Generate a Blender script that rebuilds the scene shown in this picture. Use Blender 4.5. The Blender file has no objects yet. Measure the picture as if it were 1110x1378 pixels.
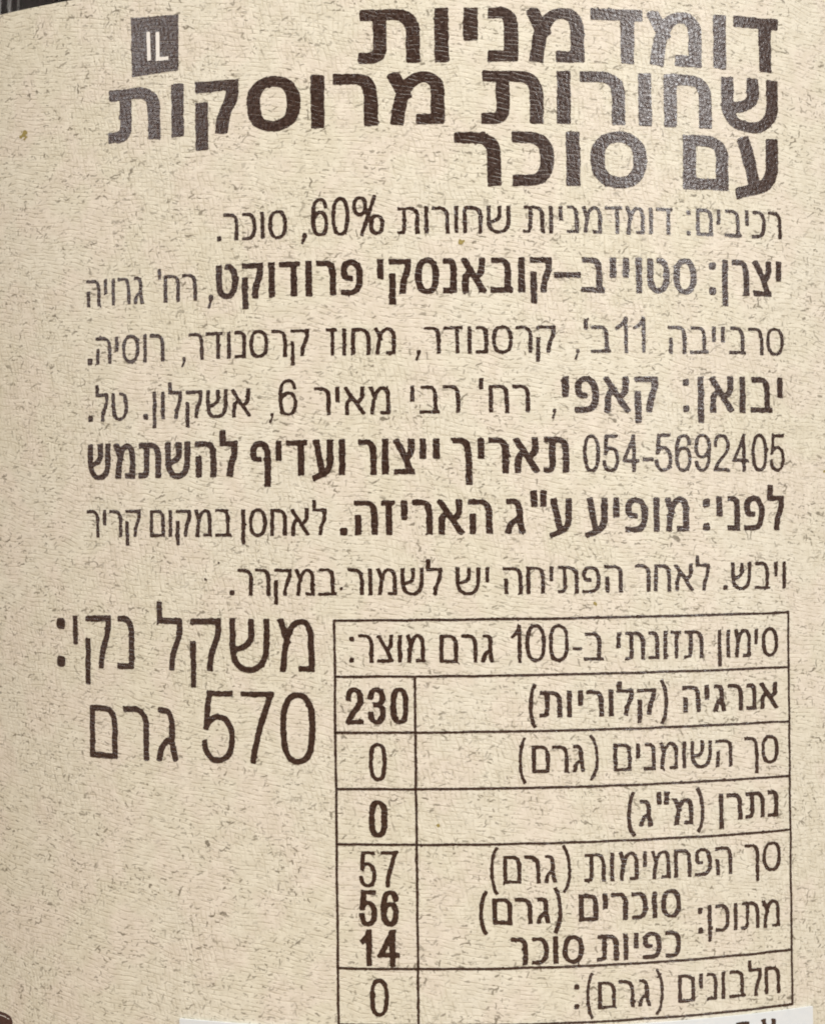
import bpy, math, random
import numpy as np
from mathutils import Vector, Matrix

# ---------------------------------------------------------------- camera, world, lamps
SC = bpy.context.scene
COL = SC.collection
MM = 0.001
R = 42.0            # label radius, mm
Z0 = 74.0           # height of the v = 0 line of the label above the table, mm

cam_data = bpy.data.cameras.new('camera')
cam = bpy.data.objects.new('camera', cam_data)
COL.objects.link(cam)
cam_data.sensor_fit = 'VERTICAL'
cam_data.sensor_height = 36.0
cam_data.lens = 2723.42 / 1378 * 36.0
cam_data.clip_start = 0.01
cam_data.clip_end = 20.0
rot = Matrix(((0.99977054, 0.01082357, 0.01848584),
              (-0.01079585, 0.99994045, -0.00159842),
              (-0.01850204, 0.00139849, 0.99982784)))
yz = Matrix(((1, 0, 0), (0, 0, -1), (0, 1, 0)))
cam.matrix_world = Matrix.Translation((0, -3.52139 * R * MM, Z0 * MM)) @ (yz @ rot).to_4x4()
SC.camera = cam

world = bpy.data.worlds.new('World')
SC.world = world
world.use_nodes = True
bg = world.node_tree.nodes['Background']
bg.inputs['Color'].default_value = (0.9, 0.84, 0.74, 1)
bg.inputs['Strength'].default_value = 0.10


def lamp(name, az, el, dist, sx, sy, power, color):
    """soft rectangular lamp, azimuth / elevation in degrees as seen from the jar, aimed at the label"""
    a, e = math.radians(az), math.radians(el)
    d = Vector((math.sin(a) * math.cos(e), -math.cos(a) * math.cos(e), math.sin(e)))
    ld = bpy.data.lights.new(name, 'AREA')
    ld.shape = 'RECTANGLE'
    ld.size, ld.size_y = sx, sy
    ld.energy = power
    ld.color = color
    o = bpy.data.objects.new(name, ld)
    COL.objects.link(o)
    o.location = Vector((0, 0, Z0 * MM)) + d * dist
    o.rotation_euler = (-d).to_track_quat('-Z', 'Y').to_euler()
    return o


lamp('ceiling_lamp', 20, 55, 0.62, 0.5, 0.4, 4.95, (1.0, 0.957, 0.872))
lamp('window_right', 38, 18, 0.8, 0.12, 0.13, 2.7, (0.99, 0.98, 0.97))
lamp('window_left', -55, 17, 0.8, 0.19, 0.18, 1.05, (0.98, 0.96, 0.97))
lamp('fill_lamp_left', -58, 48, 0.9, 0.4, 0.4, 3.2, (1.0, 0.92, 0.79))  # added fill, brightens the left of the label without mirroring in the ink
lamp('streak_lamp_left', -86.3, 12, 0.8, 0.008, 0.4, 0.028, (1.0, 0.93, 0.84))  # added strip lamp, only there to draw an upright streak on the glass
lamp('streak_lamp_thin', -83.6, 12, 0.8, 0.006, 0.4, 0.014, (1.0, 0.93, 0.84))  # second added strip, narrower and weaker, for the neighbouring glass streak

SC.view_settings.view_transform = 'Standard'
SC.view_settings.look = 'None'
SC.view_settings.exposure = 0.0
SC.view_settings.gamma = 1.0
SC.cycles.filter_width = 1.95      # the phone picture is a touch soft

# ---------------------------------------------------------------- print layout, mm on the unrolled label
# (text, left u, right u, baseline v, letter height, type style)
WORDS = [
    [('ד', 15.814, 18.614, 23.7, 2.928, 'head'), ('ו', 14.577, 15.397, 23.7, 2.906, 'head'), ('מ', 10.836, 13.919, 23.7, 2.885, 'head'), ('ד', 7.7, 10.546, 23.7, 2.863, 'head'), ('מ', 4.286, 7.355, 23.7, 2.849, 'head'), ('נ', 2.268, 3.831, 23.7, 2.842, 'head'), ('י', 0.968, 1.723, 23.7, 2.84, 'head'), ('ו', -0.549, 0.217, 23.7, 2.84, 'head'), ('ת', -4.459, -1.3, 23.7, 2.843, 'head')],
    [('ש', 15.055, 18.57, 20.452, 2.863, 'head'), ('ח', 11.708, 14.467, 20.452, 2.83, 'head'), ('ו', 10.23, 11.062, 20.452, 2.813, 'head'), ('ר', 7.089, 9.547, 20.452, 2.8, 'head'), ('ו', 5.828, 6.622, 20.452, 2.791, 'head'), ('ת', 1.944, 5.132, 20.452, 2.784, 'head')],
    [('מ', -3.025, -0.04, 20.452, 2.783, 'head'), ('ר', -5.922, -3.552, 20.452, 2.79, 'head'), ('ו', -7.147, -6.346, 20.452, 2.798, 'head'), ('ס', -10.608, -7.73, 20.452, 2.81, 'head'), ('ק', -13.607, -11.098, 20.452, 2.833, 'head'), ('ו', -15.059, -14.271, 20.452, 2.852, 'head'), ('ת', -18.961, -15.728, 20.452, 2.879, 'head')],
    [('ע', 15.837, 18.527, 17.194, 2.926, 'head'), ('ם', 12.758, 15.433, 17.194, 2.897, 'head')],
    [('ס', 7.655, 10.678, 17.194, 2.863, 'head'), ('ו', 6.284, 7.082, 17.194, 2.851, 'head'), ('כ', 3.459, 5.689, 17.194, 2.844, 'head'), ('ר', 0.419, 2.872, 17.194, 2.84, 'head')],
    [('רכיבים', 13.482, 18.711, 14.724, 1.465, 'small'), (':', 12.935, 13.18, 14.724, 1.452, 'small')],
    [('דומדמניות', 4.023, 12.154, 14.724, 1.436, 'small')],
    [('שחורות', -2.574, 3.334, 14.724, 1.427, 'small')],
    [('60%', -7.19, -3.288, 14.724, 2.069, 'dig'), (',', -7.731, -7.42, 14.724, 1.438, 'small')],
    [('סוכר', -12.048, -8.475, 14.724, 1.446, 'small'), ('.', -12.448, -12.191, 14.724, 1.454, 'small')],
    [('יצרן', 14.984, 18.672, 11.602, 1.901, 'bold'), (':', 14.202, 14.617, 11.602, 1.886, 'bold')],
    [('סטוייב', 7.053, 13.448, 11.602, 1.866, 'bold'), ('–', 5.594, 7.013, 11.602, 1.854, 'bold')],
    [('קובאנסקי', -3.691, 5.503, 11.602, 1.847, 'bold')],
    [('פרודוקט', -12.51, -4.413, 11.602, 1.864, 'bold'), (',', -13.031, -12.663, 11.602, 1.885, 'bold')],
    [('רח', -15.627, -13.615, 11.602, 1.464, 'small'), ("'", -16.012, -15.737, 11.602, 1.47, 'small')],
    [('גרויה', -20.645, -16.862, 11.602, 1.486, 'small')],
    [('סרבייבה', 11.794, 18.753, 8.442, 1.46, 'small')],
    [('11', 8.857, 10.583, 8.442, 1.923, 'dig')],
    [('ב', 7.52, 8.627, 8.442, 1.436, 'small'), ("'", 7.148, 7.388, 8.442, 1.434, 'small'), (',', 6.656, 6.92, 8.442, 1.433, 'small')],
    [('קרסנודר', -1.277, 5.635, 8.442, 1.427, 'small'), (',', -1.734, -1.434, 8.442, 1.428, 'small')],
    [('מחוז', -6.46, -2.733, 8.442, 1.431, 'small')],
    [('קרסנודר', -14.154, -7.357, 8.442, 1.448, 'small'), (',', -14.6, -14.346, 8.442, 1.463, 'small')],
    [('רוסיה', -20.059, -15.621, 8.442, 1.481, 'small'), ('.', -20.606, -20.264, 8.442, 1.497, 'small')],
    [('יבואן', 13.472, 18.685, 5.308, 1.935, 'bold'), (':', 12.611, 12.971, 5.308, 1.916, 'bold')],
    [('קאפי', 5.96, 11.202, 5.308, 1.899, 'bold'), (',', 5.391, 5.64, 5.308, 1.431, 'small')],
    [('רח', 2.084, 4.25, 5.308, 1.478, 'small'), ("'", 1.605, 1.839, 5.308, 1.478, 'small')],
    [('רבי', -2.024, 0.606, 5.308, 1.478, 'small')],
    [('מאיר', -7.12, -3.068, 5.308, 1.483, 'small')],
    [('6', -9.055, -8.035, 5.308, 1.963, 'dig'), (',', -9.606, -9.334, 5.308, 1.443, 'small')],
    [('אשקלון', -16.392, -10.58, 5.308, 1.51, 'small'), ('.', -16.971, -16.658, 5.308, 1.475, 'small')],
    [('טל', -20.101, -17.949, 5.308, 1.541, 'small'), ('.', -20.612, -20.269, 5.308, 1.497, 'small')],
    [('5692405', 10.986, 18.754, 2.151, 2.026, 'dig'), ('-', 10.304, 10.927, 2.151, 2.004, 'dig'), ('054', 7.04, 10.097, 2.151, 1.996, 'dig')],
    [('תאריך', 0.147, 6.322, 2.151, 1.867, 'bold')],
    [('ייצור', -4.802, -0.499, 2.151, 1.868, 'bold')],
    [('ועדיף', -10.679, -5.464, 2.151, 1.882, 'bold')],
    [('להשתמש', -20.65, -11.354, 2.151, 1.923, 'bold')],
    [('לפני', 14.488, 18.677, -1.019, 1.877, 'bold'), (':', 13.686, 14.123, -1.019, 1.862, 'bold')],
    [('מופיע', 7.124, 12.886, -1.019, 1.844, 'bold')],
    [('ע', 5.197, 6.425, -1.019, 1.832, 'bold'), ('"', 4.194, 5.099, -1.019, 1.83, 'bold'), ('ג', 2.864, 3.958, -1.019, 1.828, 'bold')],
    [('האריזה', -5.062, 2.22, -1.019, 1.828, 'bold'), ('.', -5.804, -5.407, -1.019, 1.835, 'bold')],
    [('לאחסן', -11.21, -6.497, -1.019, 1.441, 'small')],
    [('במקום', -16.629, -11.774, -1.019, 1.462, 'small')],
    [('קריר', -20.773, -17.205, -1.019, 1.488, 'small')],
    [('ויבש', 15.337, 18.747, -4.182, 1.468, 'small'), ('.', 14.832, 15.099, -4.182, 1.458, 'small')],
    [('לאחר', 9.803, 14.081, -4.182, 1.446, 'small')],
    [('הפתיחה', 2.737, 9.134, -4.182, 1.431, 'small')],
    [('יש', 0.246, 2.02, -4.182, 1.426, 'small')],
    [('לשמור', -5.428, -0.442, -4.182, 1.429, 'small')],
    [('במקרר', -11.457, -6.0, -4.182, 1.441, 'small'), ('.', -11.912, -11.627, -4.182, 1.452, 'small')],
    [('משקל', -16.273, -7.238, -8.202, 2.807, 'big')],
    [('נקי', -21.829, -17.712, -8.202, 2.888, 'big'), (':', -23.002, -22.401, -8.202, 2.927, 'big')],
    [('570', -13.628, -7.217, -13.117, 3.862, 'bigdig')],
    [('גרם', -20.71, -15.04, -13.117, 2.906, 'big')],
    [('סימון', 14.478, 18.186, -7.8, 1.516, 'small')],
    [('תזונתי', 8.752, 13.645, -7.761, 1.494, 'small')],
    [('ב', 6.967, 8.039, -7.745, 1.484, 'small'), ('-', 6.371, 6.901, -7.745, 1.873, 'dig'), ('100', 3.092, 6.172, -7.771, 1.985, 'dig')],
    [('גרם', -0.635, 2.242, -7.741, 1.477, 'small')],
    [('מוצר', -4.888, -1.386, -7.71, 1.479, 'small'), (':', -5.375, -5.109, -7.706, 1.483, 'small')],
    [('אנרגיה', 12.393, 18.147, -10.644, 1.431, 'med')],
    [('(', 11.15, 11.612, -10.676, 1.416, 'med'), ('קלוריות', 4.597, 10.915, -10.687, 1.406, 'med'), (')', 3.995, 4.427, -10.717, 1.401, 'med')],
    [('230', -5.606, -2.264, -10.954, 1.948, 'bdig')],
    [('סך', 16.019, 18.143, -13.568, 1.479, 'small')],
    [('השומנים', 8.512, 15.293, -13.605, 1.457, 'small')],
    [('(', 7.222, 7.772, -13.527, 1.445, 'small'), ('גרם', 4.133, 6.969, -13.569, 1.441, 'small'), (')', 3.416, 3.83, -13.585, 1.439, 'small')],
    [('0', -4.412, -3.442, -13.915, 2.026, 'mdig')],
    [('נתרן', 14.447, 18.104, -16.476, 1.435, 'med')],
    [('(', 13.137, 13.639, -16.525, 1.423, 'med'), ('מ', 11.813, 12.946, -16.576, 1.419, 'med'), ('"', 10.848, 11.572, -16.568, 1.454, 'med'), ('ג', 9.866, 10.664, -16.565, 1.412, 'med'), (')', 9.181, 9.672, -16.569, 1.41, 'med')],
    [('0', -4.445, -3.435, -16.887, 1.987, 'bdig')],
    [('סך', 15.946, 18.224, -19.362, 1.519, 'small')],
    [('הפחמימות', 6.907, 15.221, -19.367, 1.493, 'small')],
    [('(', 5.712, 6.212, -19.329, 1.48, 'small'), ('גרם', 2.572, 5.407, -19.349, 1.478, 'small'), (')', 1.855, 2.311, -19.35, 1.477, 'small')],
    [('57', -4.975, -2.915, -19.486, 1.909, 'mdig')],
    [('מתוכן', 13.718, 18.102, -22.409, 1.472, 'small'), (':', 13.135, 13.425, -22.411, 1.461, 'small')],
    [('סוכרים', 6.547, 12.177, -21.442, 1.448, 'med')],
    [('(', 5.226, 5.712, -21.455, 1.441, 'med'), ('גרם', 1.976, 5.047, -21.476, 1.4, 'med'), (')', 1.248, 1.742, -21.498, 1.399, 'med')],
    [('56', -4.997, -2.898, -21.524, 1.909, 'bdig')],
    [('כפיות', 7.523, 12.152, -23.566, 1.41, 'med')],
    [('סוכר', 2.916, 6.788, -23.595, 1.44, 'med')],
    [('14', -4.953, -2.882, -23.641, 1.948, 'bdig')],
    [('חלבונים', 11.958, 18.1, -26.007, 1.468, 'small')],
    [('(', 10.696, 11.209, -26.011, 1.453, 'small'), ('גרם', 7.523, 10.416, -26.063, 1.447, 'small'), (')', 6.87, 7.294, -26.042, 1.443, 'small'), (':', 6.256, 6.534, -26.05, 1.442, 'small')],
    [('0', -4.48, -3.474, -26.263, 1.987, 'mdig')],
]
TABLE_V = [-5.49, -8.44, -11.375, -14.342, -17.259, -23.757, -26.713]
TABLE_U = [-6.158, -1.929, 18.86]
LABEL_TOP = 28.621
MARK_BOX = [(-17.485, 27.131), (-14.567, 27.022), (-14.593, 24.034), (-17.472, 23.927)]
MARK_I = [(-16.531, 26.286), (-16.281, 26.259), (-16.244, 24.706), (-16.494, 24.73)]
MARK_L = [(-15.949, 26.213), (-15.193, 24.641)]
STICKER = [(-15.066, -26.892), (20.117, -26.946)]
STICKER_MARKS = [(16.751, -27.299), (17.589, -27.387), (15.25, -27.31), (16.063, -27.349)]
CORNER_PRINT = [(-29.994, -28.356), (-27.941, -28.109), (-27.294, -28.12), (-26.854, -28.309), (-26.795, -28.553)]
SPECKS = [(-25.119, 21.571), (0.722, 14.295), (-0.774, -16.25), (21.387, 2.132), (7.593, -4.739), (-5.737, -3.813), (-12.513, -2.411), (-13.304, -3.323)]
VIEW = [(-27.02, 29.474), (21.86, 28.038), (21.065, -28.054), (-27.951, -28.724), (-1.96, 0.169)]
# ---------------------------------------------------------------- materials
def new_mat(name):
    m = bpy.data.materials.new(name)
    m.use_nodes = True
    nt = m.node_tree
    nt.nodes.clear()
    out = nt.nodes.new('ShaderNodeOutputMaterial')
    b = nt.nodes.new('ShaderNodeBsdfPrincipled')
    nt.links.new(b.outputs[0], out.inputs[0])
    return m, nt, b


class NB:
    """small node builder"""
    def __init__(self, nt):
        self.nt = nt

    def n(self, kind, **kw):
        nd = self.nt.nodes.new(kind)
        for k, v in kw.items():
            setattr(nd, k, v)
        return nd

    def put(self, sock, v):
        if hasattr(v, 'is_output') or isinstance(v, bpy.types.NodeSocket):
            self.nt.links.new(v, sock)
        else:
            sock.default_value = v

    def math(self, op, a, b=0.0, c=0.0, clamp=False):
        nd = self.n('ShaderNodeMath', operation=op)
        nd.use_clamp = clamp
        for i, v in enumerate((a, b, c)):
            self.put(nd.inputs[i], v)
        return nd.outputs[0]

    def vmath(self, op, a, b=(0, 0, 0), scale=1.0):
        nd = self.n('ShaderNodeVectorMath', operation=op)
        self.put(nd.inputs[0], a)
        self.put(nd.inputs[1], b)
        if 'Scale' in nd.inputs:
            self.put(nd.inputs['Scale'], scale)
        return nd.outputs[0]

    def uv(self):
        return self.n('ShaderNodeUVMap', uv_map='label_mm').outputs[0]

    def noise(self, vec, scale, detail=2.0, rough=0.5, stretch=None, off=None, out=0):
        if stretch or off:
            mp = self.n('ShaderNodeMapping')
            self.put(mp.inputs['Vector'], vec)
            mp.inputs['Scale'].default_value = (stretch or (1, 1)) + (1,)
            mp.inputs['Location'].default_value = (off or (0, 0)) + (0,)
            vec = mp.outputs[0]
        nd = self.n('ShaderNodeTexNoise')
        self.put(nd.inputs['Vector'], vec)
        nd.inputs['Scale'].default_value = scale
        nd.inputs['Detail'].default_value = detail
        nd.inputs['Roughness'].default_value = rough
        return nd.outputs[out]

    def ramp(self, v, a, b, x=0.0, y=1.0):
        nd = self.n('ShaderNodeMapRange')
        nd.interpolation_type = 'SMOOTHSTEP'
        self.put(nd.inputs[0], v)
        for i, k in enumerate((a, b, x, y)):
            self.put(nd.inputs[i + 1], k)
        return nd.outputs[0]

    def mix(self, f, a, b, mode='MIX'):
        nd = self.n('ShaderNodeMix', data_type='RGBA', blend_type=mode)
        self.put(nd.inputs[0], f)
        self.put(nd.inputs[6], a)
        self.put(nd.inputs[7], b)
        return nd.outputs[2]

    def weave(self, uv):
        """linen grain of the paper, 0..1: wavering laid lines broken into dashes, along and across"""
        warp = self.vmath('SCALE', self.vmath('SUBTRACT', self.noise(uv, 0.45, 1.5, 0.45, out=1), (0.5, 0.5, 0.5)), scale=0.75)
        w = self.vmath('ADD', uv, warp)
        sep = self.n('ShaderNodeSeparateXYZ')
        self.put(sep.inputs[0], w)
        x, y = sep.outputs[0], sep.outputs[1]
        x = self.math('ADD', x, self.math('MULTIPLY', y, 0.18))
        y = self.math('ADD', y, self.math('MULTIPLY', x, 0.16))
        h = self.math('SINE', self.math('MULTIPLY', y, 6.2832 * 4.3))
        v = self.math('SINE', self.math('MULTIPLY', x, 6.2832 * 4.0))
        ph = self.ramp(self.noise(w, 1.0, 2.0, 0.6, (1.9, 5.0)), 0.40, 0.62)
        pv = self.ramp(self.noise(w, 1.0, 2.0, 0.6, (5.0, 1.7), (31.0, 7.0)), 0.40, 0.62)
        # level lines lead near the ends of the sheet, uprights join in patches
        zone = self.ramp(self.noise(uv, 0.11, 1.0, off=(3.0, 9.0)), 0.42, 0.58, 0.18, 1.0)
        h = self.math('MULTIPLY', self.ramp(h, 0.1, 0.95), ph)
        v = self.math('MULTIPLY', self.math('MULTIPLY', self.ramp(v, 0.1, 0.95), pv), zone)
        return self.math('SUBTRACT', 1.0, self.math('MAXIMUM', h, v))

    def flecks(self, uv, scale, length, width, keep, seed, tilt=0.5, warp=0.35):
        """short printed fibres: one little stroke per voronoi cell, each with its own angle and length"""
        wv = self.vmath('SCALE', self.vmath('SUBTRACT', self.noise(uv, 2.6, 1.5, off=(seed, 2.0), out=1), (0.5, 0.5, 0.5)), scale=warp)
        w = self.vmath('ADD', self.vmath('ADD', uv, wv), (seed, seed * 0.7, 0))
        vo = self.n('ShaderNodeTexVoronoi', voronoi_dimensions='2D', feature='F1')
        self.put(vo.inputs['Vector'], w)
        vo.inputs['Scale'].default_value = scale
        d = self.vmath('SUBTRACT', w, vo.outputs['Position'])
        sep = self.n('ShaderNodeSeparateXYZ')
        self.put(sep.inputs[0], d)
        col = self.n('ShaderNodeSeparateColor')
        self.put(col.inputs[0], vo.outputs['Color'])
        r1, r2, r3 = col.outputs
        # about a fifth stand upright, the rest lie near the horizontal
        up = self.math('GREATER_THAN', r3, 0.78)
        ang = self.math('ADD', self.math('MULTIPLY', self.math('SUBTRACT', r1, 0.45), tilt * 2.4),
                        self.math('MULTIPLY', up, 1.5))
        c, s = self.math('COSINE', ang), self.math('SINE', ang)
        x = self.math('ADD', self.math('MULTIPLY', sep.outputs[0], c), self.math('MULTIPLY', sep.outputs[1], s))
        y = self.math('SUBTRACT', self.math('MULTIPLY', sep.outputs[1], c), self.math('MULTIPLY', sep.outputs[0], s))
        ln = self.math('MULTIPLY', self.math('ADD', 0.35, self.math('FRACT', self.math('MULTIPLY', r2, 7.3))), length)
        fx = self.ramp(self.math('DIVIDE', self.math('ABSOLUTE', x), ln), 0.55, 1.0, 1.0, 0.0)
        fy = self.ramp(self.math('ABSOLUTE', y), width * 0.35, width, 1.0, 0.0)
        on = self.ramp(r2, 1 - keep, 1 - keep + 0.25)
        return self.math('MULTIPLY', self.math('MULTIPLY', fx, fy), on)


# paper of the label: cream with printed kraft fibres and a linen grain
paper, nt, B = new_mat('speckled_cream_paper')
N = NB(nt)
uv = N.uv()
weave = N.weave(uv)
mott = N.noise(uv, 1.4, 3.0, 0.6, off=(5.0, 1.0))
broad = N.noise(uv, 0.09, 2.0, 0.5, off=(1.0, 4.0))
hue = N.noise(uv, 0.33, 1.5, 0.5, off=(12.0, 3.0))
base = N.mix(N.ramp(broad, 0.35, 0.65), (0.615, 0.588, 0.492, 1), (0.635, 0.610, 0.530, 1))
base = N.mix(N.ramp(hue, 0.44, 0.60), base, (0.636, 0.588, 0.516, 1))
base = N.mix(N.math('MULTIPLY', N.ramp(mott, 0.60, 0.36), 0.30), base, (0.47, 0.43, 0.33, 1))
base = N.mix(N.math('MULTIPLY', N.ramp(mott, 0.50, 0.72), 0.35), base, (0.72, 0.69, 0.59, 1))
base = N.mix(N.math('MULTIPLY', N.math('SUBTRACT', 1.0, weave), 0.36), base, (0.36, 0.32, 0.22, 1))
patch = N.ramp(N.noise(uv, 0.55, 2.0, off=(8.0, 8.0)), 0.36, 0.60, 0.35, 1.0)
f1 = N.flecks(uv, 1.5, 0.19, 0.062, 0.80, 3.0)
f2 = N.flecks(uv, 2.5, 0.13, 0.052, 0.70, 11.0, 0.6, 0.25)
f3 = N.flecks(uv, 0.8, 0.30, 0.070, 0.45, 23.0, 0.5, 0.6)
f4 = N.flecks(uv, 3.6, 0.10, 0.040, 0.62, 37.0, 0.4, 0.25)
fl = N.math('MAXIMUM', N.math('MULTIPLY', f1, 0.74), N.math('MULTIPLY', f3, 0.82))
fl = N.math('MAXIMUM', fl, N.math('MULTIPLY', f2, 0.64))
fl = N.math('MAXIMUM', fl, N.math('MULTIPLY', f4, 0.46))
fl = N.math('MULTIPLY', fl, patch)
base = N.mix(fl, base, (0.105, 0.085, 0.055, 1))
N.put(B.inputs['Base Color'], base)
B.inputs['Roughness'].default_value = 0.55
B.inputs['Specular IOR Level'].default_value = 0.45
bump = N.n('ShaderNodeBump')
bump.inputs['Strength'].default_value = 0.5
bump.inputs['Distance'].default_value = 0.000021
hgt = N.math('ADD', weave, N.math('MULTIPLY', N.noise(uv, 7.0, 2.0), 0.6))
N.put(bump.inputs['Height'], hgt)
N.put(B.inputs['Normal'], bump.outputs[0])


def ink_mat(name, colour, dusty, rough):
    m, nt, B = new_mat(name)
    N = NB(nt)
    uv = N.uv()
    blot = N.noise(uv, 5.5, 3.0, 0.65, off=(2.0, 6.0))
    c = N.mix(N.ramp(blot, 0.35, 0.75), colour, dusty)
    N.put(B.inputs['Base Color'], c)
    N.put(B.inputs['Roughness'], N.ramp(blot, 0.3, 0.7, rough - 0.04, rough + 0.10))
    B.inputs['Specular IOR Level'].default_value = 0.7
    bump = N.n('ShaderNodeBump')
    bump.inputs['Strength'].default_value = 0.8
    bump.inputs['Distance'].default_value = 0.000030
    grain = N.math('ADD', N.math('MULTIPLY', N.weave(uv), 0.45), N.noise(uv, 5.0, 2.5, 0.6))
    N.put(bump.inputs['Height'], grain)
    N.put(B.inputs['Normal'], bump.outputs[0])
    return m


ink = ink_mat('dark_brown_ink', (0.025, 0.011, 0.007, 1), (0.056, 0.028, 0.018, 1), 0.27)
maroon = ink_mat('maroon_ink', (0.045, 0.018, 0.015, 1), (0.070, 0.030, 0.025, 1), 0.4)
whiteink, nt, B = new_mat('white_print')
N = NB(nt)
N.put(B.inputs['Base Color'], N.mix(N.noise(N.uv(), 6.0, 2.0), (0.62, 0.60, 0.57, 1), (0.75, 0.73, 0.71, 1)))
B.inputs['Roughness'].default_value = 0.5
olive, nt, B = new_mat('olive_stain')
N = NB(nt)
N.put(B.inputs['Base Color'], N.mix(N.noise(N.uv(), 9.0, 2.0), (0.16, 0.12, 0.03, 1), (0.38, 0.31, 0.10, 1)))
B.inputs['Roughness'].default_value = 0.6

stickermat, nt, B = new_mat('white_sticker_paper')
N = NB(nt)
uv = N.uv()
N.put(B.inputs['Base Color'], N.mix(N.noise(uv, 3.0, 3.0), (0.56, 0.61, 0.66, 1), (0.66, 0.69, 0.71, 1)))
B.inputs['Roughness'].default_value = 0.45

glass, nt, B = new_mat('clear_glass')
N = NB(nt)
tc = N.n('ShaderNodeTexCoord')
B.inputs['Base Color'].default_value = (0.93, 0.96, 0.94, 1)
B.inputs['Transmission Weight'].default_value = 1.0
B.inputs['IOR'].default_value = 1.5
B.inputs['Roughness'].default_value = 0.02
bump = N.n('ShaderNodeBump')
bump.inputs['Strength'].default_value = 0.2
bump.inputs['Distance'].default_value = 0.0003
ns = N.noise(tc.outputs['Object'], 60.0, 2.0)
N.put(bump.inputs['Height'], ns)
N.put(B.inputs['Normal'], bump.outputs[0])

jam, nt, B = new_mat('blackcurrant_puree')
N = NB(nt)
tc = N.n('ShaderNodeTexCoord')
N.put(B.inputs['Base Color'], N.mix(N.noise(tc.outputs['Object'], 300.0, 4.0), (0.006, 0.002, 0.003, 1), (0.03, 0.005, 0.010, 1)))
B.inputs['Roughness'].default_value = 0.6

lidmat, nt, B = new_mat('dark_lacquered_metal')
N = NB(nt)
tc = N.n('ShaderNodeTexCoord')
N.put(B.inputs['Base Color'], N.mix(N.noise(tc.outputs['Object'], 90.0, 3.0), (0.03, 0.02, 0.018, 1), (0.045, 0.03, 0.026, 1)))
B.inputs['Metallic'].default_value = 0.6
B.inputs['Roughness'].default_value = 0.32

wood, nt, B = new_mat('brown_table_wood')
N = NB(nt)
tc = N.n('ShaderNodeTexCoord')
mp = N.n('ShaderNodeMapping')
N.put(mp.inputs['Vector'], tc.outputs['Object'])
mp.inputs['Scale'].default_value = (3, 40, 1)
N.put(B.inputs['Base Color'], N.mix(N.noise(mp.outputs[0], 4.0, 5.0, 0.6), (0.22, 0.13, 0.07, 1), (0.38, 0.25, 0.14, 1)))
B.inputs['Roughness'].default_value = 0.45


# ---------------------------------------------------------------- mesh helpers
def pos(u, v, off=0.0):
    """a point of the unrolled label (mm) on the jar; off = mm above the paper"""
    a = u / R
    r = (R + off) * MM
    return (r * math.sin(a), -r * math.cos(a), (Z0 + v) * MM)


def link(name, verts, faces, mat, parent, uvs=None, smooth=False, normals=None):
    me = bpy.data.meshes.new(name)
    me.from_pydata(verts, [], faces)
    me.materials.append(mat)
    if uvs is not None:
        lay = me.uv_layers.new(name='label_mm')
        li = np.zeros(len(me.loops), dtype=np.int32)
        me.loops.foreach_get('vertex_index', li)
        lay.data.foreach_set('uv', np.asarray(uvs, dtype=np.float32)[li].ravel())
    if smooth:
        me.polygons.foreach_set('use_smooth', [True] * len(me.polygons))
    me.update()
    o = bpy.data.objects.new(name, me)
    COL.objects.link(o)
    if parent is not None:
        o.parent = parent
    return o


def lathe(name, prof, mat, parent, n=256, smooth=True):
    verts, faces = [], []
    m = len(prof)
    for i in range(n):
        a = 2 * math.pi * i / n
        for r, z in prof:
            verts.append((r * MM * math.sin(a), -r * MM * math.cos(a), z * MM))
    for i in range(n):
        j = (i + 1) % n
        for k in range(m - 1):
            faces.append((i * m + k, j * m + k, j * m + k + 1, i * m + k + 1))
    o = link(name, verts, faces, mat, parent, smooth=smooth)
    return o


def sheet(name, u0, u1, vt, vb, mat, parent, off, thick, du=0.35, ragged=0.0, vb2=None):
    """curved paper with real thickness; vt / vb may be functions of u"""
    nu = max(2, int(abs(u1 - u0) / du))
    ft = vt if callable(vt) else (lambda u: vt)
    fb = vb if callable(vb) else (lambda u: vb)
    nv = 24
    verts, uvs, faces = [], [], []
    for lay in (off, off - thick):
        for i in range(nu + 1):
            u = u0 + (u1 - u0) * i / nu
            t = ft(u) + ragged * math.sin(u * 5.1) * math.sin(u * 1.7)
            b = fb(u)
            for k in range(nv + 1):
                v = b + (t - b) * k / nv
                verts.append(pos(u, v, lay))
                uvs.append((u, v))
    s = (nu + 1) * (nv + 1)
    q = nv + 1
    for i in range(nu):
        for k in range(nv):
            a = i * q + k
            faces.append((a, a + q, a + q + 1, a + 1))
            faces.append((s + a, s + a + 1, s + a + q + 1, s + a + q))
        a = i * q
        faces.append((a, s + a, s + a + q, a + q))
        a = i * q + nv
        faces.append((a, a + q, s + a + q, s + a))
    for k in range(nv):
        faces.append((k, k + 1, s + k + 1, s + k))
        a = nu * q + k
        faces.append((a, s + a, s + a + 1, a + 1))
    return link(name, verts, faces, mat, parent, uvs=uvs)


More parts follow.
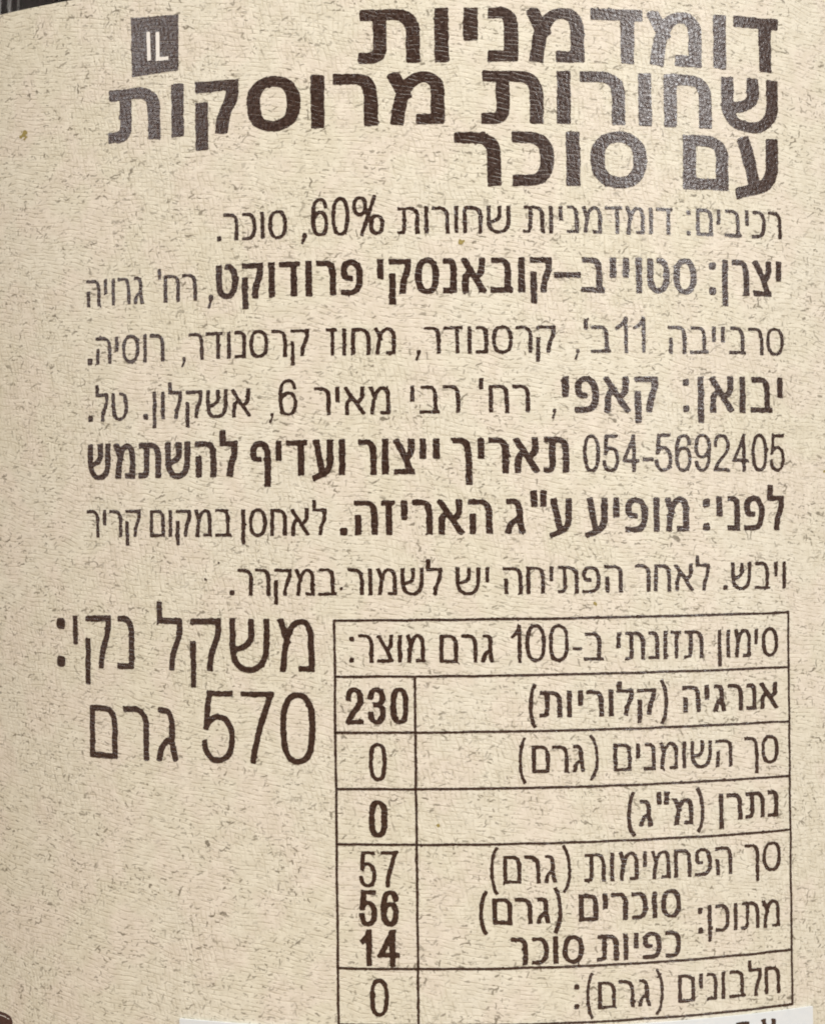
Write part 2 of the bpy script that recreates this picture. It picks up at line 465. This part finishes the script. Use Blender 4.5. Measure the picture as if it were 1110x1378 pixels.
# ---------------------------------------------------------------- letters drawn as pen strokes
# skeleton in a unit box: x 0..1 left to right, y 0..1 baseline to letter height; M move, L line, C curve
GL = {
    'א': ('M0 1 L1 0', 'M.95 1 L.95 .74 C.95 .6 .85 .5 .6 .42', 'M.04 0 L.04 .26 C.04 .48 .2 .56 .36 .63'),
    'ב': ('M.06 1 L.42 1 C.76 1 .86 .86 .86 .6 L.86 0', 'M0 0 L1 0'),
    'ג': ('M.1 1 L.32 1 C.7 1 .8 .86 .8 .62 L.82 .35 L1 0', 'M.78 .4 C.35 .38 .1 .22 0 0'),
    'ד': ('M0 1 L1 1', 'M.78 1 L.78 0'),
    'ה': ('M0 1 L.5 1 C.88 1 1 .86 1 .55 L1 0', 'M.06 .52 L.06 0'),
    'ו': ('M.5 1 L.5 0',),
    'ז': ('M0 1 L1 1', 'M.6 1 L.6 0'),
    'ח': ('M0 0 L0 1 L.45 1 C.87 1 1 .86 1 .55 L1 0',),
    'ט': ('M0 1 L0 .5 C0 .15 .16 0 .5 0 C.85 0 1 .2 1 .5 C1 .86 .88 1 .58 1',),
    'י': ('M.5 1 L.5 .5',),
    'כ': ('M0 1 L.35 1 C.8 1 1 .82 1 .5 C1 .18 .8 0 .35 0 L0 0',),
    'ך': ('M0 1 L.45 1 C.85 1 1 .86 1 .55 L1 -.38',),
    'ל': ('M0 1.36 L0 1 L1 1 L1 .78 C1 .55 .62 .42 .58 0',),
    'מ': ('M0 1 L.22 .58', 'M.06 0 C.1 .3 .16 .62 .3 .8 C.4 .94 .52 1 .66 1 C.9 1 1 .85 1 .58 L1 0 L.66 0'),
    'ם': ('M0 0 L0 1', 'M0 1 L.48 1 C.88 1 1 .86 1 .58 L1 0 L0 0'),
    'נ': ('M0 1 L.3 1 C.8 1 1 .9 1 .62 L1 0 L-.05 0',),
    'ן': ('M.5 1 L.5 -.36',),
    'ס': ('M.5 1.03 C.87 1.03 1.02 .82 1.02 .5 C1.02 .18 .87 -.03 .5 -.03 C.13 -.03 -.02 .18 -.02 .5 C-.02 .82 .13 1.03 .5 1.03',),
    'ע': ('M.1 1 L.44 .04', 'M1 1 L1 .5 C1 .2 .8 .02 .5 -.05 L0 -.15'),
    'פ': ('M.36 .47 L.22 .47 C.06 .47 0 .56 0 .72 C0 .9 .18 1 .46 1 C.84 1 1 .82 1 .5 C1 .18 .84 0 .42 0 L0 0',),
    'ף': ('M.36 .47 L.22 .47 C.06 .47 0 .56 0 .72 C0 .9 .18 1 .5 1 C.86 1 1 .88 1 .58 L1 -.36',),
    'צ': ('M0 1 L.6 .46 L.9 .06', 'M1 1 L1 .8 C1 .6 .85 .5 .64 .43', 'M0 0 L1 0'),
    'ק': ('M0 1 L1 1 L1 .82 C1 .58 .66 .42 .66 0', 'M0 .52 L0 -.36'),
    'ר': ('M0 1 L.4 1 C.84 1 1 .86 1 .55 L1 0',),
    'ש': ('M0 1 L0 .5 C0 .12 .2 -.03 .5 -.03 C.8 -.03 1 .15 1 .5 L1 1', 'M.56 1 L.56 .74 C.56 .55 .42 .45 .06 .4'),
    'ת': ('M0 1 L.5 1 C.88 1 1 .86 1 .55 L1 0', 'M.28 1 L.28 .28 C.28 .06 .22 0 .08 0 L-.04 0'),
    '0': ('M.5 1 C.88 1 1 .8 1 .5 C1 .2 .88 0 .5 0 C.12 0 0 .2 0 .5 C0 .8 .12 1 .5 1',),
    '1': ('M.9 0 L.9 1', 'M0 .7 C.35 .76 .7 .86 .85 .98'),
    '2': ('M0 .72 C0 .92 .2 1 .5 1 C.82 1 .98 .88 .98 .7 C.98 .45 .25 .35 0 0 L1 0',),
    '3': ('M0 .77 C.05 .94 .22 1 .47 1 C.78 1 .93 .9 .93 .76 C.93 .6 .75 .53 .42 .53', 'M.42 .53 C.82 .53 1 .43 1 .28 C1 .1 .8 0 .48 0 C.2 0 .02 .08 0 .25'),
    '4': ('M.75 0 L.75 1', 'M.75 1 L0 .28 L1 .28'),
    '5': ('M.92 1 L.18 1 L.07 .5', 'M.07 .5 C.18 .61 .33 .65 .5 .65 C.85 .65 1 .5 1 .33 C1 .12 .82 0 .48 0 C.2 0 .02 .1 0 .26'),
    '6': ('M.96 .78 C.92 .95 .76 1 .54 1 C.15 1 0 .82 0 .45 C0 .14 .15 0 .5 0 C.84 0 1 .12 1 .32 C1 .52 .84 .63 .54 .63 C.28 .63 .08 .52 .02 .36',),
    '7': ('M0 1 L1 1', 'M1 1 C.65 .66 .42 .3 .36 0'),
    '9': ('M.04 .22 C.08 .05 .24 0 .46 0 C.85 0 1 .18 1 .55 C1 .86 .85 1 .5 1 C.16 1 0 .88 0 .68 C0 .48 .16 .37 .46 .37 C.72 .37 .92 .48 .98 .64',),
    '%': ('M.2 1 C.36 1 .4 .88 .4 .76 C.4 .64 .36 .52 .2 .52 C.04 .52 0 .64 0 .76 C0 .88 .04 1 .2 1',
          'M.8 .48 C.96 .48 1 .36 1 .24 C1 .12 .96 0 .8 0 C.64 0 .6 .12 .6 .24 C.6 .36 .64 .48 .8 .48', 'M.74 1.02 L.26 -.02'),
    '(': ('M0 1.36 C1.15 .95 1.15 -.1 0 -.42',),     # opening bracket of a right-to-left line
    ')': ('M1 1.36 C-.15 .95 -.15 -.1 1 -.42',),
    '-': ('M0 .32 L1 .32',),
    '–': ('M0 .5 L1 .5',),
    "'": ('M.5 1.3 L.4 .95',),
    '"': ('M.05 1.28 L.1 .9', 'M1 1.28 L.95 .9'),
    '.': (), ',': (), ':': (),
}
WIDE = {'א': .76, 'ב': .70, 'ג': .48, 'ד': .66, 'ה': .70, 'ז': .42, 'ח': .68, 'ט': .70, 'כ': .58, 'ך': .58, 'ל': .58,
        'מ': .74, 'ם': .68, 'נ': .42, 'ס': .72, 'ע': .66, 'פ': .68, 'ף': .66, 'צ': .66, 'ק': .68, 'ר': .60, 'ש': .84, 'ת': .76,
        '0': .46, '1': .27, '2': .46, '3': .46, '4': .48, '5': .46, '6': .46, '7': .46, '9': .46, '%': .8}
# style: stem weight, bar weight (fractions of the letter height), gap between letters
STYLE = {'head': (.262, .205, .14), 'small': (.150, .120, .135), 'bold': (.190, .155, .13), 'med': (.188, .150, .13),
         'big': (.122, .112, .17), 'dig': (.102, .090, .075), 'mdig': (.118, .098, .11), 'bdig': (.162, .130, .10),
         'bigdig': (.088, .078, .07)}
STEMS = 'וין'


def parse(d):
    import re
    t = re.findall(r'[MLC]|-?\d*\.?\d+', d)
    pts, i = [], 0
    while i < len(t):
        c = t[i]
        if c in 'ML':
            pts.append((float(t[i + 1]), float(t[i + 2])))
            i += 3
        else:
            p0 = pts[-1]
            q = [float(x) for x in t[i + 1:i + 7]]
            for s in range(1, 9):
                f = s / 8
                g = 1 - f
                pts.append((g**3 * p0[0] + 3*g*g*f * q[0] + 3*g*f*f * q[2] + f**3 * q[4],
                            g**3 * p0[1] + 3*g*g*f * q[1] + 3*g*f*f * q[3] + f**3 * q[5]))
            i += 7
    return pts


PARSED = {k: [parse(d) for d in v] for k, v in GL.items()}


def vnoise(x, y):
    """smooth value noise, x y arrays"""
    xi, yi = np.floor(x), np.floor(y)
    fx, fy = x - xi, y - yi
    fx, fy = fx * fx * (3 - 2 * fx), fy * fy * (3 - 2 * fy)

    def h(a, b):
        s = np.sin(a * 127.1 + b * 311.7) * 43758.5453
        return s - np.floor(s)
    return ((h(xi, yi) * (1 - fx) + h(xi + 1, yi) * fx) * (1 - fy)
            + (h(xi, yi + 1) * (1 - fx) + h(xi + 1, yi + 1) * fx) * fy) * 2 - 1


def stroke_field(X, Y, pts, sv, sh, cap=True):
    """signed distance to a flat-nib stroke: sv wide when upright, sh thick when level"""
    F = np.full(X.shape, 9e9)
    n = len(pts)
    closed = math.dist(pts[0], pts[-1]) < 1e-6
    for i in range(n - 1):
        (x0, y0), (x1, y1) = pts[i], pts[i + 1]
        L = math.hypot(x1 - x0, y1 - y0)
        if L < 1e-9:
            continue
        tx, ty = (x1 - x0) / L, (y1 - y0) / L
        hw = .5 * math.hypot(sv * ty, sh * tx)
        ext = .5 * math.hypot(sv * tx, sh * ty)

        def corner(j):       # square ends and square corners, round along curves
            if j == 0 or j == n - 1:
                return not closed
            a, b, c = pts[j - 1], pts[j], pts[j + 1]
            d1 = math.atan2(b[1] - a[1], b[0] - a[0])
            d2 = math.atan2(c[1] - b[1], c[0] - b[0])
            t = abs((d2 - d1 + math.pi) % (2 * math.pi) - math.pi)
            return 1.2 < t < 1.9
        e0 = ext if (corner(i) and cap) else 0
        e1 = ext if (corner(i + 1) and cap) else 0
        s = (X - x0) * tx + (Y - y0) * ty
        d = np.abs((X - x0) * -ty + (Y - y0) * tx) - hw
        F = np.minimum(F, np.maximum(d, np.maximum(-s - e0, s - L - e1)))
        if i > 0 or closed:
            rr = np.hypot((X - x0) / (sv / 2), (Y - y0) / (sh / 2))
            F = np.minimum(F, (rr - 1) * min(sv, sh) / 2)
    return F


def mesh_field(F, xs, ys, verts, uvs, faces, off):
    """fill the region F < 0 of a grid with small faces laid on the jar"""
    cache = {}

    def vert(key, u, v):
        if key not in cache:
            cache[key] = len(verts)
            verts.append(pos(u, v, off))
            uvs.append((u, v))
        return cache[key]
    ins = F < 0
    a = ins[:-1, :-1] | ins[1:, :-1] | ins[:-1, 1:] | ins[1:, 1:]
    for j, i in zip(*np.nonzero(a)):
        cs = ((j, i), (j, i + 1), (j + 1, i + 1), (j + 1, i))
        poly = []
        for k in range(4):
            p, q = cs[k], cs[(k + 1) % 4]
            fp, fq = F[p], F[q]
            if fp < 0:
                poly.append(vert(p, xs[p[1]], ys[p[0]]))
            if (fp < 0) != (fq < 0):
                t = min(max(fp / (fp - fq), .02), .98)
                e = (p, q) if p < q else (q, p)
                poly.append(vert(e, xs[p[1]] + (xs[q[1]] - xs[p[1]]) * t, ys[p[0]] + (ys[q[0]] - ys[p[0]]) * t))
        if len(poly) >= 3:
            faces.append(tuple(poly))


def draw(F, X, Y, xs, ys, out, off, rough):
    nz = vnoise(X * 5.5, Y * 5.5) * .5 + vnoise(X * 12 + 40, Y * 12 + 9) * .5
    # now and then the ink bleeds into a fibre and leaves a small barb
    nz = nz - np.maximum(vnoise(X * 10 + 17, Y * 5 + 3) * vnoise(X * 3.1, Y * 3.3 + 50) - .38, 0) * 6
    mesh_field(F + nz * rough, xs, ys, out[0], out[1], out[2], off)


def glyph(ch, u0, u1, v, H, sv, sh, out, off=0.012, rough=0.042):
    sv, sh = sv * H, sh * H
    pad = 0.12 + sv * .3
    cell = max(0.042, min(H / 34, 0.075))
    ylo, yhi = v - H * .55 - pad, v + H * 1.5 + pad
    nx = int((u1 - u0 + 2 * pad) / cell) + 2
    ny = int((yhi - ylo) / cell) + 2
    xs = u0 - pad + np.arange(nx) * cell
    ys = ylo + np.arange(ny) * cell
    X, Y = np.meshgrid(xs, ys)
    F = np.full(X.shape, 9e9)
    W = u1 - u0
    # slow wander of the outline, so no two letters are the same
    Xw = X + vnoise(X * 1.9 + 3, Y * 1.9) * 0.016 * H ** .5
    Yw = Y + vnoise(X * 1.7, Y * 2.1 + 8) * 0.016 * H ** .5

    def box(cx, cy, w, h):
        k = .30 * min(w, h)      # rounded corners
        qx, qy = np.abs(Xw - cx) - w / 2 + k, np.abs(Yw - cy) - h / 2 + k
        return np.hypot(np.maximum(qx, 0), np.maximum(qy, 0)) + np.minimum(np.maximum(qx, qy), 0) - k
    if ch in '.:':
        w = max(W, .12)
        hh = w * 1.05
        F = np.minimum(F, box((u0 + u1) / 2, v + hh / 2, w, hh))
        if ch == ':':
            F = np.minimum(F, box((u0 + u1) / 2, v + H * .93 - hh / 2, w, hh))
    elif ch == ',':
        w = max(W * .75, .13)
        F = np.minimum(F, box(u1 - w / 2, v + w / 2, w, w))
        F = np.minimum(F, stroke_field(Xw, Yw, [(u1 - w * .35, v + w * .2), (u0 + w * .35, v - H * .2)], w * .6, w * .5))
    else:
        for pts in PARSED[ch]:
            P = [(u0 + sv / 2 + px * (W - sv), v + sh / 2 + py * (H - sh)) for px, py in pts]
            g = stroke_field(Xw, Yw, P, sv, sh)
            if ch in 'אצג7' or (ch == '4' and len(pts) == 3) or (ch == 'מ' and len(pts) == 2):
                g = np.maximum(g, np.maximum(Yw - (v + H), v - Yw))
                g = np.maximum(g, np.maximum(u0 - sv * .1 - Xw, Xw - u1 - sv * .1))
            F = np.minimum(F, g)
    draw(F, X, Y, xs, ys, out, off, rough)


def set_token(tk, out):
    """lay a run of letters between its measured ends"""
    text, u0, u1, v, H, st = tk
    sv, sh, gap = STYLE[st]
    dig = any(c in '0123456789%' for c in text)
    seq = list(text) if dig else list(text)[::-1]
    if text in ('-', '–') or (len(text) == 1 and text in '.,:()\'"'):
        glyph(text, u0, u1, v, H, sv if text != '(' and text != ')' else sv * .8, sh if text != '–' else sh, out)
        return
    nst = {'small': 1.0, 'bold': 1.0}.get(st, 1.0)
    gaps = []
    for a, b in zip(seq, seq[1:]):
        g = gap
        if a in STEMS and b in STEMS:
            g += .075
        elif a in STEMS or b in STEMS:
            g += .03
        if a in 'רדךז' :
            g -= .0
        if b in 'רדךזל':
            g -= .035
        gaps.append(g * H)
    fixed = sum(sv * H for c in seq if c in STEMS)
    flex = sum(WIDE[c] * H for c in seq if c not in STEMS)
    tot = u1 - u0
    # gaps and wide letters share the stretch
    s = (tot - fixed) / (flex + sum(gaps)) if flex + sum(gaps) > 0 else 1
    u = u0
    if len(seq) == 1:
        glyph(seq[0], u0, u1, v, H, sv, sh, out)
        return
    for i, c in enumerate(seq):
        w = sv * H if c in STEMS else WIDE[c] * H * s
        glyph(c, u, u + w, v, H, sv, sh, out)
        u += w + (gaps[i] * s if i < len(gaps) else 0)


# ---------------------------------------------------------------- the table under the jar
tv = [(-.7, -.5, -.03), (.7, -.5, -.03), (.7, .6, -.03), (-.7, .6, -.03), (-.7, -.5, 0), (.7, -.5, 0), (.7, .6, 0), (-.7, .6, 0)]
tab = link('tabletop', tv, [(0, 3, 2, 1), (4, 5, 6, 7), (0, 1, 5, 4), (1, 2, 6, 5), (2, 3, 7, 6), (3, 0, 4, 7)], wood, None)
tab['kind'] = 'structure'

# ---------------------------------------------------------------- the jar
jar = bpy.data.objects.new('preserve_jar', None)
COL.objects.link(jar)
jar['label'] = 'glass preserve jar wrapped in a speckled cream label printed with dark brown Hebrew text'
jar['category'] = 'jar'

RG = R - 0.16
outer = [(0, 1.5), (28, 1.2), (34, 0.0), (38, .3), (40.6, 2.2), (RG, 6), (RG, 40), (RG, 80), (RG, 104.5), (RG - .5, 107),
         (RG - 2.2, 110.5), (38.6, 113), (36.4, 114.8), (35.4, 116), (35.2, 118), (35.2, 127)]
inner = [(33.2, 127), (33.2, 117), (34.4, 114.2), (37.0, 111.4), (39.1, 108), (39.5, 105), (39.5, 60), (39.5, 8),
         (37.5, 4.6), (33, 4), (0, 4.4)]
lathe('glass_body', outer + inner, glass, jar)
jp = [(0, 4.6), (32.8, 4.3), (37.3, 4.9), (39.3, 8.1), (39.3, 60), (39.3, 105), (38.9, 107.9), (36.8, 111.2), (34.2, 114), (33, 117),
      (33, 120), (0, 120.4)]
lathe('fruit_puree', jp, jam, jar)
lp = [(0, 130), (30, 130), (31, 129.4), (33, 129.4), (35.6, 130.2), (37.6, 129.6), (38.4, 128), (38.4, 119.2), (38.9, 118.2),
      (38.6, 117.4), (37.6, 117.2), (37.3, 118), (37.2, 128.2), (0, 128.6)]
lathe('lid', lp, lidmat, jar)

label = sheet('label', -118, 118, LABEL_TOP, -66, paper, jar, 0.0, 0.12, du=0.3)
label['label'] = 'cream paper label with kraft fibre speckle'

KIND = {'head': 'large bold heading word', 'bold': 'bold word', 'med': 'semi-bold word', 'big': 'large thin word'}
for word in WORDS:
    out = ([], [], [])
    for tk in word:
        set_token(tk, out)
    st = word[0][5]
    txt = word[0][0]
    num = any(c.isdigit() for c in txt)
    o = link('printed_number' if num else 'printed_word', out[0], out[2], ink, label, uvs=out[1])
    if not num and st in KIND:
        o['label'] = KIND[st] + ' in dark brown ink'


# ruled lines of the nutrition table
def rule(u0, v0, u1, v1, w, name='table_line', off=0.012):
    cell = 0.05
    pad = 0.15
    xs = np.arange(min(u0, u1) - pad, max(u0, u1) + pad, cell)
    ys = np.arange(min(v0, v1) - pad, max(v0, v1) + pad, cell)
    X, Y = np.meshgrid(xs, ys)
    Xw = X + vnoise(X * .9, Y * .9) * .018
    Yw = Y + vnoise(X * .8 + 5, Y * .8) * .018
    F = stroke_field(Xw, Yw, [(u0, v0), (u1, v1)], w, w)
    out = ([], [], [])
    draw(F, X, Y, xs, ys, out, off, 0.024)
    return link(name, out[0], out[2], ink, label, uvs=out[1])


LW = 0.132
uL, uM, uR = TABLE_U
for k, v in enumerate(TABLE_V):
    rule(uL, v, uR, v, LW)
top, bot = TABLE_V[0], TABLE_V[-1]
g = -LW * .8   # uprights run into the level lines, a hair above them
for a, b in zip(TABLE_V, TABLE_V[1:]):
    for k, uu in enumerate((uL, uM, uR)):
        if uu == uM and a == top:
            continue
        rule(uu, a - LW - g, uu, b + LW + g, LW, off=0.017)


# the country mark: dark box with two pale letters
def poly_patch(name, corners, mat, off, rough=0.02, cell=0.06, holes=None):
    pts = np.array(corners)
    xs = np.arange(pts[:, 0].min() - .2, pts[:, 0].max() + .2, cell)
    ys = np.arange(pts[:, 1].min() - .2, pts[:, 1].max() + .2, cell)
    X, Y = np.meshgrid(xs, ys)
    F = np.full(X.shape, -9e9)
    area = sum(pts[i - 1][0] * pts[i][1] - pts[i][0] * pts[i - 1][1] for i in range(len(pts)))
    sg = 1 if area > 0 else -1
    for i in range(len(pts)):
        p, q = pts[i - 1], pts[i]
        L = math.dist(p, q)
        F = np.maximum(F, sg * ((X - p[0]) * (q[1] - p[1]) - (Y - p[1]) * (q[0] - p[0])) / L)
    out = ([], [], [])
    draw(F, X, Y, xs, ys, out, off, rough)
    return link(name, out[0], out[2], mat, label, uvs=out[1])


poly_patch('country_mark_box', MARK_BOX, ink, 0.012, 0.035)


def pale(name, runs, w):
    out = ([], [], [])
    a = np.array([p for r in runs for p in r])
    xs = np.arange(a[:, 0].min() - .3, a[:, 0].max() + .3, .035)
    ys = np.arange(a[:, 1].min() - .3, a[:, 1].max() + .3, .035)
    X, Y = np.meshgrid(xs, ys)
    F = np.full(X.shape, 9e9)
    for r in runs:
        F = np.minimum(F, stroke_field(X, Y, r, w, w * .85))
    draw(F, X, Y, xs, ys, out, 0.024, 0.016)
    return link(name, out[0], out[2], whiteink, label, uvs=out[1])


pale('country_mark_letter', [[((MARK_I[0][0] + MARK_I[1][0]) / 2, MARK_I[0][1] - .1), ((MARK_I[2][0] + MARK_I[3][0]) / 2, MARK_I[2][1] + .1)]], .23)
pale('country_mark_letter', [[(MARK_L[0][0] + .12, MARK_L[0][1] - .1), (MARK_L[0][0] + .12, MARK_L[1][1] + .1), (MARK_L[1][0] - .1, MARK_L[1][1] + .1)]], .23)

# corner of a maroon printed panel with a pale inner rule
poly_patch('printed_panel', [(-44, -60), (-26.83, -60), (-26.82, -28.33), (-27.02, -28.13), (-27.4, -28.02), (-28.2, -27.98), (-44, -27.98)], maroon, 0.012, 0.02, 0.12)
out = ([], [], [])
xs = np.arange(-44.2, -26.6, .05)
ys = np.arange(-28.8, -27.9, .05)
X, Y = np.meshgrid(xs, ys)
F = stroke_field(X, Y, [(-44, -28.19), (-28.2, -28.19), (-27.5, -28.22), (-27.12, -28.32)], .07, .055)
draw(F, X, Y, xs, ys, out, 0.024, 0.012)
link('panel_pale_line', out[0], out[2], whiteink, label, uvs=out[1])

# small printed specks and stains
rnd = random.Random(4)
for k, (u, v) in enumerate(SPECKS):
    s = (.30, .20, .12, .10, .12, .10, .07, .09)[k]
    cell = .03
    xs = np.arange(u - s * 2, u + s * 2, cell)
    ys = np.arange(v - s * 2, v + s * 2, cell)
    X, Y = np.meshgrid(xs, ys)
    F = np.hypot(X - u, (Y - v) * 1.1) - s * .75 + vnoise(X * 9, Y * 9) * s * .75
    out = ([], [], [])
    mesh_field(F, xs, ys, out[0], out[1], out[2], 0.012)
    if out[2]:
        link('stain_speck', out[0], out[2], olive if k < 5 else ink, label, uvs=out[1])

# white price sticker stuck over the foot of the label
(sa, sva), (sb, svb) = STICKER
stick = sheet('sticker', sa, sb, lambda u: sva + (svb - sva) * (u - sa) / (sb - sa), -45, stickermat, jar, 0.14, 0.11, du=0.3)
stick['label'] = 'plain white sticker with black print'
for ch, u0, u1, v in (('ע', STICKER_MARKS[0][0], STICKER_MARKS[1][0] + .1, STICKER_MARKS[0][1]), ('ד', STICKER_MARKS[2][0], STICKER_MARKS[3][0], STICKER_MARKS[2][1])):
    out = ([], [], [])
    glyph(ch, u0, u1, v - 1.4, 1.4, .19, .17, out, off=0.152)
    link('printed_letter', out[0], out[2], ink, stick, uvs=out[1])
